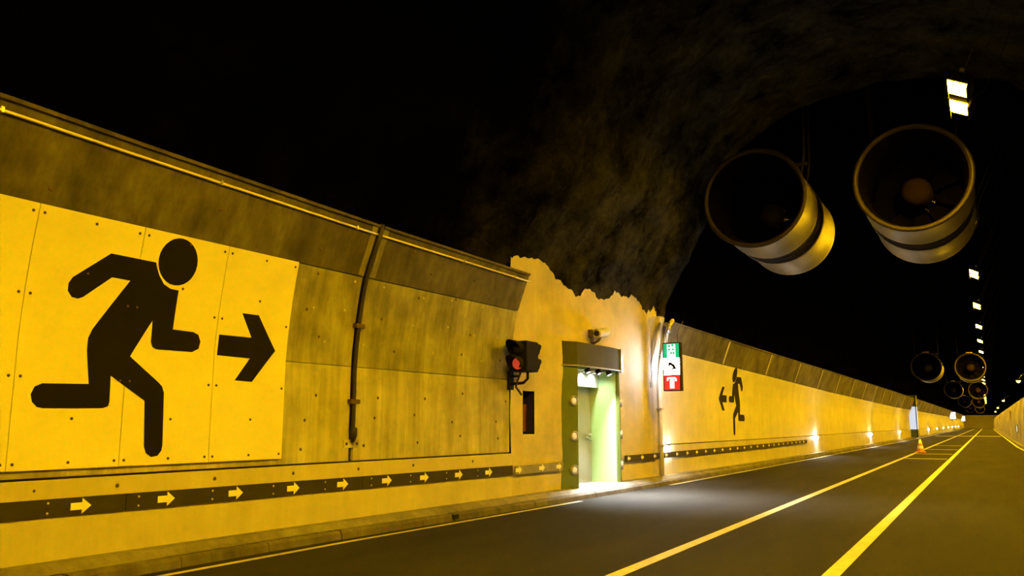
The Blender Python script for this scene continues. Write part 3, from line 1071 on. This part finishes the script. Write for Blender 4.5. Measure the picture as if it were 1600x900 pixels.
# ---- sodium lamps in the crown
def sodium_lamp():
    t = thing('tunnel_lamp', (0, 0, 0), 'twin sodium lamp glowing yellow, hung from the tunnel crown', 'lamp', 'twin sodium lamps along the crown')
    for s in (-1, 1):
        y0 = s * .42
        hs = G().box((-.17, y0 - .30, .012), (.17, y0 + .30, .15)).build('housing', 'dark', t)
        G().box((-.13, y0 - .25, .0), (.13, y0 + .25, .011)).build('lamp_glass', 'sodium', hs)
        for sx in (1,):
            a_, b_ = sorted((sx * .17, sx * .145))
            G().box((a_, y0 - .30, -.05), (b_, y0 + .30, .012)).build('added_side_shield', 'dark', hs)  # shield added to cut the lamp's sideways light
        # visor added on the upper side to shade the vault; hangs plumb when tilted
        ct, st = math.cos(math.radians(LAMP_TILT)), math.sin(math.radians(LAMP_TILT))
        v0 = Vector((-.135, 0, .012))
        dn = Vector((st, 0, -ct)) * .115
        ot = Vector((-ct, 0, -st)) * .008
        sec = [v0, v0 + dn, v0 + dn + ot, v0 + ot]
        r0 = [p + Vector((0, y0 - .30, 0)) for p in sec]
        r1 = [p + Vector((0, y0 + .30, 0)) for p in sec]
        G().face_grid([r0, r1], closed=True).poly(r0).poly(r1).build('visor', 'dark', hs)
    G().box((-.03, -.75, .15), (.03, .75, .20)).build('rail', 'steel', t)
    for y_ in (-.6, .6):
        G().tube([(0, y_, .2), (-.05, y_ + .02, 1.2), (-.1, y_, 2.6)], .008, 6).build('hanger_wire', 'cable', t)
    G().tube([(.1, .3, .15), (.2, .6, .4), (.15, .9, 1.2), (.05, 1.0, 2.4)], .009, 6).build('cable', 'cable', t)
    return t


lamp = sodium_lamp()
for k in range(-2, 26):
    o = lamp if k == -2 else copy_tree(lamp)
    o.location = (0, 13.6 + 8.53 * k, 6.0)
    o.rotation_euler = (0, math.radians(LAMP_TILT), 0)
    if k == 0:
        o['label'] = 'large bright twin sodium lamp above the mouth of the orange hubbed jet fan'

# right-hand row, on top of the right wall
lr = thing('wall_lamp', (0, 0, 0), 'small yellow lamp above the right tunnel wall', 'lamp', 'yellow lamps above the right wall')
G().box((-.12, -.12, .013), (.12, .12, .12)).build('housing', 'dark', lr)
G().lathe((0, 0, .012), (0, 0, -1), [(0, .1), (.05, .09), (.09, .05), (.1, .0001)], 14).build('lamp_glass', M['sodium'], lr)
G().tube([(.0, 0, .1), (.2, 0, .35), (.6, 0, .5)], .02, 6).build('arm', 'steel', lr)
for k, yy in enumerate((57, 105, 152, 199)):
    o = lr if k == 0 else copy_tree(lr)
    o.location = (RX(yy) + .28, yy, 3.65)

# ---- jet fans
def jet_fan(label, hub):
    t = thing('jet_fan', (0, 0, 0), label, 'fan', 'jet fans in pairs under the vault')
    ax = (0, 1, 0)
    G().lathe((0, 0, 0), ax, [(.05, .90), (0, .93), (-.01, .965), (.02, .995), (.06, .99)], 48).build('rim', 'fan_rim', t)
    f = G().lathe((0, 0, 0), ax, [(.05, .97), (.1, .955), (1.3, .955), (1.36, .975), (1.4, .96)], 48).build('front_silencer', 'fan_skin', t)
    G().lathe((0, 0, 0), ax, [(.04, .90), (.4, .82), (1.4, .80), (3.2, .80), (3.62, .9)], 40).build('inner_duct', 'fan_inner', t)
    G().lathe((0, 0, 0), ax, [(1.4, .95), (1.42, .90), (2.05, .90), (2.08, .95)], 40).build('fan_casing', 'fan_dark', t)
    for d in (1.62, 1.84):
        G().lathe((0, 0, 0), ax, [(d - .02, .90), (d - .02, .93), (d + .02, .93), (d + .02, .90)], 40).build('flange', 'fan_dark', t)
    G().lathe((0, 0, 0), ax, [(2.08, .96), (2.12, .975), (2.16, .955), (3.5, .955), (3.6, .97), (3.65, .93), (3.62, .9)], 48).build('rear_silencer', 'fan_skin', t)
    if hub:
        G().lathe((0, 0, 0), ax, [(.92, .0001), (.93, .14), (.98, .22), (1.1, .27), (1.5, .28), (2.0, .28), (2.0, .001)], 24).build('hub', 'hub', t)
    else:
        G().lathe((0, 0, 0), ax, [(1.5, .0001), (1.52, .14), (1.58, .24), (2.0, .28), (2.0, .001)], 24).build('hub', 'fan_dark', t)
    for k in range(9):
        a = 2 * PI * k / 9
        u = Vector((math.cos(a), 0, math.sin(a)))
        v = Vector((-math.sin(a), 0, math.cos(a)))
        rows = []
        for r, tw, c in ((.26, .9, .15), (.5, .6, .24), (.78, .4, .32)):
            d = v * math.cos(tw) + Vector((0, math.sin(tw), 0))
            n_ = d.cross(u) * .008
            p = Vector((0, 1.7, 0)) + u * r
            rows.append([p - d * c - n_, p + d * c - n_, p + d * c + n_, p - d * c + n_])
        gg = G().face_grid(rows, closed=True)
        gg.poly(rows[0]).poly(rows[-1])
        gg.build('blade', 'fan_inner', t)
    for y_ in (1.45, 2.03):
        for s in (-1, 1):
            G().tube([(s * .66, y_, .62), (s * .75, y_, 1.2), (s * .8, y_, 3.4)], .022, 8).build('hanger_rod', 'fan_dark', t)
    G().box((-.8, 1.40, .93), (.8, 1.48, 1.0)).build('cross_beam', 'fan_dark', t)
    G().box((-.2, .55, .93), (.2, .85, 1.08)).build('terminal_box', 'steel', t)
    return t


FAN_R = [(16.0, -.83, 5.55), (66.3, -.74, 5.1), (109, -.65, 4.96), (160, -1.0, 4.76), (212, -1.2, 4.4)]
FAN_L = [(16.0, -3.63, 5.55), (64.5, -3.40, 5.10), (110, -3.15, 5.1), (161, -3.1, 4.9), (213, -3.2, 4.6)]
f1 = jet_fan('large cream jet fan with an orange hub, beside the row of lamps', True)
f1['group'] = 'jet fans beside the lamp row'
for k, (yy, x, z) in enumerate(FAN_R):
    o = f1 if k == 0 else copy_tree(f1)
    o.location = (x, yy, z)
    if k:
        o['label'] = 'distant jet fan with a bright rim, in the row beside the lamps'
        o['group'] = 'distant jet fans beside the lamp row'
f2 = jet_fan('large cream jet fan with a dark empty mouth, on the rock side', False)
f2['group'] = 'jet fans on the rock side'
for k, (yy, x, z) in enumerate(FAN_L):
    o = f2 if k == 0 else copy_tree(f2)
    o.location = (x, yy, z)
    if k:
        o['label'] = 'distant dark jet fan in the row away from the lamps'
        o['group'] = 'distant jet fans on the rock side'

# ---- traffic cone on the lane line
t = thing('traffic_cone', (-2.56, 39.8, 0), 'orange and white traffic cone standing on the lane line', 'cone')
G().box((-2.75, 39.61, 0), (-2.37, 39.99, .045)).build('base', 'orange', t)
G().lathe((-2.56, 39.8, .045), (0, 0, 1), [(0, .15), (.12, .125)], 18).build('cone_foot', 'orange', t)
G().lathe((-2.56, 39.8, .165), (0, 0, 1), [(0, .125), (.11, .10)], 18).build('white_band', 'arrow', t)
G().lathe((-2.56, 39.8, .275), (0, 0, 1), [(0, .10), (.10, .078)], 18).build('orange_band', 'orange', t)
G().lathe((-2.56, 39.8, .375), (0, 0, 1), [(0, .078), (.16, .04), (.17, .02), (.17, .0001)], 18).build('tip', 'arrow', t)

# ---- far details
def far_sign(x, yy, z, label):
    t = thing('lit_sign', (x, yy, .15), label, 'sign')
    G().box((x - .55, yy, z - .6), (x + .35, yy + .15, z + .6)).build('case', 'dark', t)
    G().box((x - .5, yy - .01, z - .55), (x + .3, yy, z + .55)).build('face', 'sign_white', t)
    G().tube([(x - .1, yy + .1, .15), (x - .1, yy + .1, z - .5)], .06, 8).build('post', 'arrow', t)
    return t


far_sign(BX(150) + .7, 150, 2.45, 'white lit sign on a pale post past the distant portal')
far_sign(BX(215) + .6, 215, 2.3, 'tiny white lit sign near the far bend of the tunnel')
t = thing('wall_light', (RX(55.7) - .02, 55.7, .92), 'upright white light on the right tunnel wall', 'lamp')
x = RSX(55.7, .9)
G().box((x - .05, 55.55, .70), (x + .02, 55.85, 1.14)).build('case', 'dark', t)
G().box((x - .065, 55.60, .74), (x - .048, 55.80, 1.10)).build('lamp_glass', 'wall_glow', t)
for n_, (yy, lab) in enumerate(((71, 'rust red recessed door in the right wall'), (128, 'dark red door far along the right wall'))):
    x = RSX(yy, 1.2)
    d = struct(G().box((x - .05, yy - .6, .15), (x + .05, yy + .6, 2.1)).build('door_%d' % (n_ + 1), 'rust'), lab)
    G().box((x - .09, yy - .5, 1.0), (x - .05, yy - .42, 1.1)).build('handle', 'steel', d)
    G().box((x - .08, yy - .72, .15), (x - .0, yy - .62, 2.2)).build('door_frame', 'paint_plinth', d)
